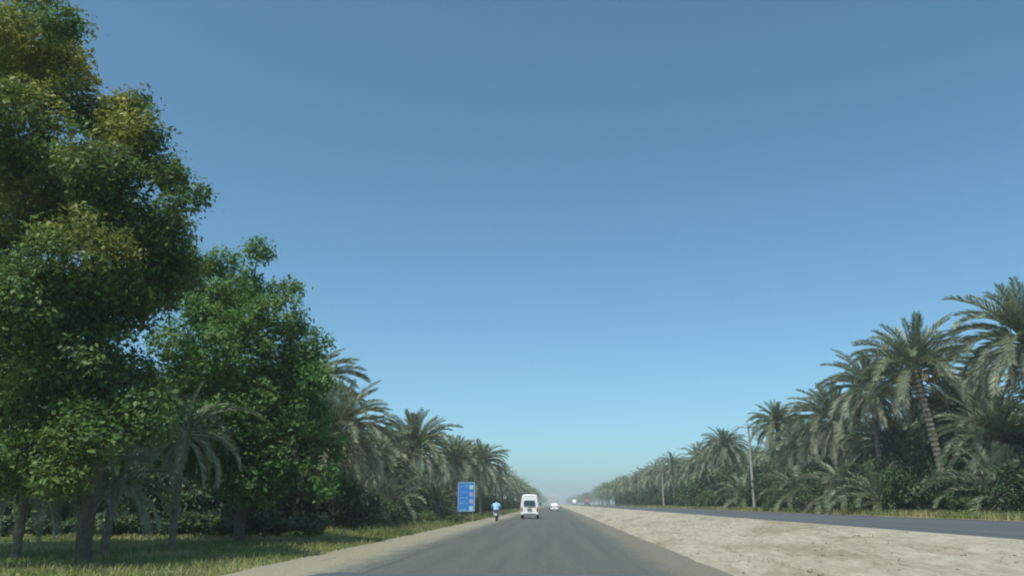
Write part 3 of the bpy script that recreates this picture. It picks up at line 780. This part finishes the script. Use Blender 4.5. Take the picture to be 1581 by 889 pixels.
def make_truck(loc, rz, label, mat, mcab, name='box_truck'):
    root = empty(name, loc, rz); tag(root, label, 'truck')
    box('chassis', (0, 3.6, .78), (.9, 7.0, .22), M_BLK, root)
    cb = box('cargo_body', (0, 2.6, 2.15), (2.4, 5.2, 2.3), mat, root, .05)
    for k in range(5): box('rib', (-.96 + k * .48, -.02, 2.15), (.07, .06, 2.1), mat, cb)
    for k in range(3): box('rail', (0, -.05, 1.25 + k * .8), (2.34, .05, .09), mcab, cb)
    secs = [ring_body(5.35, 1.05, 1.12, .98, .75, 1.6, 2.75, .16), ring_body(6.5, 1.05, 1.12, 1.0, .7, 1.6, 2.8, .16), ring_body(6.95, 1.05, 1.10, 1.0, .65, 1.5, 2.2, .12), ring_body(7.05, 1.0, 1.05, .95, .7, 1.3, 1.55, .1)]
    loft('cab', secs, mcab, root)
    quad_panel('windscreen', [(-.9, 7.03, 1.65), (.9, 7.03, 1.65), (.85, 6.62, 2.5), (-.85, 6.62, 2.5)], M_GLASSD, root, .03)
    box('rear_bumper', (0, .05, .72), (2.2, .12, .16), M_WHITE, root)
    box('bonnet_bumper', (0, 7.15, .62), (2.1, .2, .26), M_BLK, root, .03)
    for s in (-1, 1):
        box('tail_light', (s * .95, -.03, .86), (.2, .05, .12), M_LRED, root)
        box('headlight', (s * .8, 7.1, 1.0), (.26, .08, .2), M_SIGNW, root)
        for yy in (1.2, 2.2, 6.2): wheel(root, (s * .95, yy, .48), .48, .3)
    return root
p = at(854.5, 783, 205); make_truck((p.x, 205, .02), 0, 'pale box truck far ahead in our lane, behind the white car', M_CREAM, M_CREAM)
p = at(907, 779, 400); make_truck((p.x, 406, .70), math.pi, 'small red truck coming along the opposite road near the horizon', M_RED, M_RED)
p = at(887, 779, 520); make_truck((p.x, 526, .70), math.pi, 'tiny white truck coming along the opposite road near the horizon', M_WHITE, M_WHITE)

# motorcycle and rider
def make_bike(loc):
    root = empty('motorcycle', loc); tag(root, 'small motorcycle under the rider in pale blue on the left road edge', 'motorcycle')
    for yy, nm in ((0, 'rear'), (1.22, 'front')):
        wheel(root, (0, yy, .30), .30, .085)
    mb = MB(); mb.tube([(0, .05, .30), (0, .35, .42), (0, .75, .38), (0, .95, .78)], [.03] * 4, 7); mb.tube([(0, .2, .66), (0, .6, .70), (0, .95, .80)], [.03] * 3, 7)
    for s in (-1, 1):
        mb.tube([(s * .07, 0, .30), (s * .09, .1, .64)], [.018, .018], 6)
        mb.tube([(s * .07, 1.22, .30), (s * .07, .96, .86)], [.02, .02], 6)
    link('frame', mb.mesh('frame', M_BLK), root)
    box('engine', (0, .58, .42), (.26, .32, .26), M_MET, root, .03)
    tk = box('fuel_tank', (0, .72, .80), (.24, .42, .20), M_RED, root, .07)
    box('seat', (0, .22, .80), (.24, .66, .09), M_BLK, root, .03)
    box('rear_mudguard', (0, -.16, .60), (.11, .34, .03), M_MET, root, .01, Matrix.Rotation(R(28), 3, 'X'))
    box('tail_light', (0, -.20, .72), (.12, .06, .09), M_LRED, root, .015)
    box('number_plate', (0, -.30, .52), (.20, .015, .15), M_PLATEW, root)
    hb = MB(); hb.tube([(-.36, .78, 1.03), (-.2, .90, 1.0), (0, .94, .96), (.2, .90, 1.0), (.36, .78, 1.03)], [.016] * 5, 6)
    h = link('handlebar', hb.mesh('handlebar', M_MET), root)
    for s in (-1, 1):
        mm = MB(); mm.tube([(s * .26, .86, 1.03), (s * .33, .84, 1.22)], [.008, .008], 5); link('mirror_stalk', mm.mesh('mirror_stalk', M_BLK), root)
        box('mirror', (s * .34, .84, 1.26), (.12, .02, .07), M_BLK, root, .01)
        box('indicator', (s * .14, -.16, .68), (.07, .05, .05), M_LORG, root, .01)
    box('headlight', (0, 1.06, .92), (.17, .12, .17), M_MET, root, .05)
    ex = MB(); ex.tube([(.14, .5, .30), (.15, .2, .28), (.16, -.25, .34)], [.022, .035, .042], 8); link('exhaust', ex.mesh('exhaust', M_MET), root)
    return root
def skin_mesh(name, chains, mat, parent, sub=1):
    """chains share joints by name: joints {name: (co, r)}, edges list"""
    joints, edges, rootj = chains
    names = list(joints); ix = {k: i for i, k in enumerate(names)}
    me = bpy.data.meshes.new(name)
    me.from_pydata([joints[k][0] for k in names], [(ix[a], ix[b]) for a, b in edges], []); me.update()
    o = link(name, me, parent, mat)
    sk = o.modifiers.new('skin', 'SKIN')
    for k in names:
        r = joints[k][1]; sv = me.skin_vertices[0].data[ix[k]]
        sv.radius = (r, r) if not isinstance(r, tuple) else r
        sv.use_root = (k == rootj)
    ss = o.modifiers.new('sub', 'SUBSURF'); ss.levels = sub; ss.render_levels = sub
    for p_ in me.polygons: p_.use_smooth = True
    sk.use_smooth_shade = True
    return o
def make_rider(loc):
    root = empty('person', loc)
    tag(root, 'person in loose pale blue shirt riding a motorcycle away along the left edge', 'person')
    J = {'pel': ((0, .18, .93), .15), 'chest': ((0, .24, 1.25), .15), 'neck': ((0, .30, 1.47), .055), 'head': ((0, .33, 1.57), .085), 'top': ((0, .33, 1.68), .07), 'face': ((0, .40, 1.55), .05)}
    E = [('pel', 'chest'), ('chest', 'neck'), ('neck', 'head'), ('head', 'top'), ('head', 'face')]
    for s, q in ((-1, 'l'), (1, 'r')):
        J.update({q + 'sh': ((s * .19, .26, 1.38), .065), q + 'el': ((s * .34, .42, 1.14), .047), q + 'wr': ((s * .34, .68, 1.06), .034), q + 'pa': ((s * .34, .75, 1.055), .04),
                  q + 'hip': ((s * .11, .22, .90), .10), q + 'kn': ((s * .20, .62, .74), .07), q + 'an': ((s * .16, .36, .36), .045), q + 'toe': ((s * .17, .52, .31), .04)})
        E += [('chest', q + 'sh'), (q + 'sh', q + 'el'), (q + 'el', q + 'wr'), (q + 'wr', q + 'pa'), ('pel', q + 'hip'), (q + 'hip', q + 'kn'), (q + 'kn', q + 'an'), (q + 'an', q + 'toe')]
        for k in range(5):
            ox = (k - 2) * .018
            J[q + 'f%d' % k] = ((s * .34 + ox, .80, 1.065 - .004 * abs(k - 2)), .010); J[q + 'g%d' % k] = ((s * .34 + ox, .815, 1.03), .008)
            E += [(q + 'pa', q + 'f%d' % k), (q + 'f%d' % k, q + 'g%d' % k)]
    body = skin_mesh('body', (J, E, 'pel'), M_SKIN, root)
    # shirt with sleeves, wind filled at the back
    J2 = {'hem': ((0, .10, .88), (.27, .22)), 'mid': ((0, .12, 1.10), (.26, .22)), 'chest': ((0, .20, 1.30), (.23, .18)), 'col': ((0, .28, 1.44), .10)}
    E2 = [('hem', 'mid'), ('mid', 'chest'), ('chest', 'col')]
    for s, q in ((-1, 'l'), (1, 'r')):
        J2.update({q + 'sh': ((s * .22, .25, 1.36), .095), q + 'el': ((s * .35, .42, 1.14), .085), q + 'cu': ((s * .345, .62, 1.07), .06)})
        E2 += [('chest', q + 'sh'), (q + 'sh', q + 'el'), (q + 'el', q + 'cu')]
    skin_mesh('shirt', (J2, E2, 'mid'), M_SHIRT, root)
    J3 = {'p': ((0, .18, .90), .17)}; E3 = []
    for s, q in ((-1, 'l'), (1, 'r')):
        J3.update({q + 'h': ((s * .13, .28, .87), .13), q + 'k': ((s * .21, .62, .74), .11), q + 'a': ((s * .165, .40, .44), .075)})
        E3 += [('p', q + 'h'), (q + 'h', q + 'k'), (q + 'k', q + 'a')]
    skin_mesh('trousers', (J3, E3, 'p'), M_SHIRT, root)
    bm = bmesh.new(); bmesh.ops.create_uvsphere(bm, u_segments=14, v_segments=9, radius=1, matrix=Matrix.Translation((0, .31, 1.635)) @ Matrix.Diagonal((.098, .112, .10, 1)))
    link('hair', bm_mesh('hair', bm, M_HAIR, True), root)
    return root
p = at(766, 795, 67); bl = Vector((p.x, 67, .02))
make_bike(bl); make_rider(bl)

# ------------------------------------------------------------------ blue roadside board
def make_sign():
    c = at(720, 767, 69)
    zt, zb = at(720, 744, 69).z, at(720, 789, 69).z
    root = empty('road_sign', (c.x, 69, left_z(c.x, 69)), R(-3)); tag(root, 'tall blue roadside board with pale lettering on the left verge', 'sign')
    z0 = root.location.z; h = zt - zb; w = 1.48; cz = (zt + zb) / 2 - z0
    bd = box('board', (0, 0, cz), (w, .05, h), M_BLUE, root)
    for s in (-1, 1):
        box('post', (s * .55, .07, (zt - z0) / 2 - .1), (.07, .07, zt - z0 + .1), M_MET, root)
        box('border', (s * (w / 2 - .035), -.029, cz), (.05, .012, h - .04), M_SIGNW, bd)
        box('border', (0, -.029, cz + s * (h / 2 - .035)), (w - .15, .012, .05), M_SIGNW, bd)
    rs = random.Random(3)
    for k in range(5):                      # unreadable lines of pale lettering: strokes of different length
        z = cz + h / 2 - .34 - k * .48; x_ = -w / 2 + .16
        while x_ < .12:
            l = rs.uniform(.05, .13); hh = rs.uniform(.05, .13)
            box('letter_stroke', (x_ + l / 2, -.031, z + rs.uniform(-.03, .03)), (l, .01, hh * .55), M_SIGNW, bd); x_ += l + rs.uniform(.05, .1)
    for k, m in enumerate((M_SIGNW, M_SIGNP, M_SIGNP, M_SIGNW)):
        box('pictogram', (.43, -.031, cz + h / 2 - .42 - k * .58), (.34, .012, .36), m, bd)
make_sign()

# ------------------------------------------------------------------ power poles and wires across the opposite road
POLES = []
def make_pole(px, Y, h, label):
    p = at(px, 783, Y); z0 = RIGHT_Z
    root = empty('utility_pole', (p.x, Y, z0)); tag(root, label, 'pole', 'concrete poles beyond the opposite road')
    mb = MB(); mb.tube([(0, 0, -.3), (0, 0, h * .5), (0, 0, h)], [.18, .15, .11], 8); link('shaft', mb.mesh('shaft', M_CONC), root)
    box('crossarm', (0, 0, h - .35), (2.6, .12, .12), M_CONC, root)
    for s in (-1.15, 0.0, 1.15):
        im = MB(); zz = h - .29 if s else h
        im.tube([(s, 0, zz), (s, 0, zz + .08), (s, 0, zz + .16), (s, 0, zz + .24)], [.05, .07, .045, .03], 8); link('insulator', im.mesh('insulator', M_PLATEW), root)
    POLES.append((p.x, Y, z0 + h))
make_pole(1165, 92, 9.6, 'pale concrete utility pole with crossarm standing before the palms')
make_pole(1025, 170, 9.6, 'thin distant utility pole among the palms beyond the nearer pole')
for (x0, y0, z0), (x1, y1, z1) in zip(POLES, POLES[1:] + [(24.0, 250, 10.4)]):
    for s, lb in ((-1.15, 'road side'), (0.0, 'middle'), (1.15, 'grove side')):
        a = Vector((x0 + s, y0, z0 + (.2 if s == 0 else -.1))); b = Vector((x1 + s, y1, z1 + (.2 if s == 0 else -.1)))
        pts = [a.lerp(b, t / 14) - Vector((0, 0, 1.1 * 4 * (t / 14) * (1 - t / 14))) for t in range(15)]
        mb = MB(); mb.tube(pts, [.022] * 15, 5)
        tag(link('power_wire', mb.mesh('power_wire', M_WIRE)), 'thin power wire strung on the %s of the poles, %s span' % (lb, 'nearer' if y0 < 100 else 'farther'), 'wire', 'power wires along the opposite road')

# ------------------------------------------------------------------ bonnet of the car the photograph is taken from
def make_own_car():
    cx = -0.22
    root = empty('car', (cx, 0, 0)); tag(root, 'front of the car we ride in, dark blue bonnet along the bottom edge', 'car')
    edge_z = at(740, 881, 2.3).z
    V, F = [], []
    xs = lin(-.78, .78, 25); ysb = lin(.95, 2.75, 19)
    for y in ysb:
        for x_ in xs:
            t = abs(x_) / .78
            prof = -0.10 * max(0, (y - 2.3)) ** 1.4 * 3 - 0.055 * max(0, 2.3 - y) ** 1.2
            rib = 0.012 * math.exp(-((abs(x_) - .42) / .05) ** 2)
            V.append((x_, y, edge_z + prof - .035 * t ** 2.5 - .22 * max(0, t - .86) ** 1.3 + rib - .005))
    n = 25
    for i in range(18):
        for j in range(24): F.append((i * n + j, i * n + j + 1, (i + 1) * n + j + 1, (i + 1) * n + j))
    link('bonnet', from_np('bonnet', V, F, M_BON, True), root)
    for s in (-1, 1):
        secs = []
        for y in lin(.9, 2.85, 8):
            zt = edge_z - .12 - .12 * max(0, y - 2.3)
            zl = .42 + .38 * max(0, 1 - ((y - 2.0) / .5) ** 2) ** .5 if abs(y - 2.0) < .5 else .42
            secs.append([(s * .77, y, zt), (s * .86, y, zt - .06), (s * .88, y, zl + .05), (s * .86, y, zl), (s * .74, y, zl), (s * .72, y, zt - .05)])
        loft('wing', secs, M_BON, root)
        wheel(root, (s * .74, 2.0, .36), .36, .22)
        box('headlight', (s * .62, 2.87, edge_z - .42), (.3, .08, .2), M_SIGNW, root, .03)
    box('grille', (0, 2.84, edge_z - .42), (.86, .06, .24), M_BLK, root, .02)
    box('bumper', (0, 2.92, .52), (1.7, .22, .34), M_BON, root, .07)
make_own_car()

# ------------------------------------------------------------------ dusty air
hz = bmesh.new(); add_box(hz, (0, 1270, 14), (3040, 2720, 34))
hm = bpy.data.materials.new('haze'); hm.use_nodes = True
hn, hl = hm.node_tree.nodes, hm.node_tree.links
hn.clear()
ho = hn.new('ShaderNodeOutputMaterial'); hv = hn.new('ShaderNodeVolumePrincipled')
hv.inputs['Color'].default_value = (0.88, 0.96, 1.0, 1); hv.inputs['Density'].default_value = 0.00055
hv.inputs['Anisotropy'].default_value = 0.0
hl.new(hv.outputs[0], ho.inputs['Volume'])
tag(link('haze', bm_mesh('haze', hz, hm)), 'pale dusty air over the road and groves', 'haze', kind='stuff')
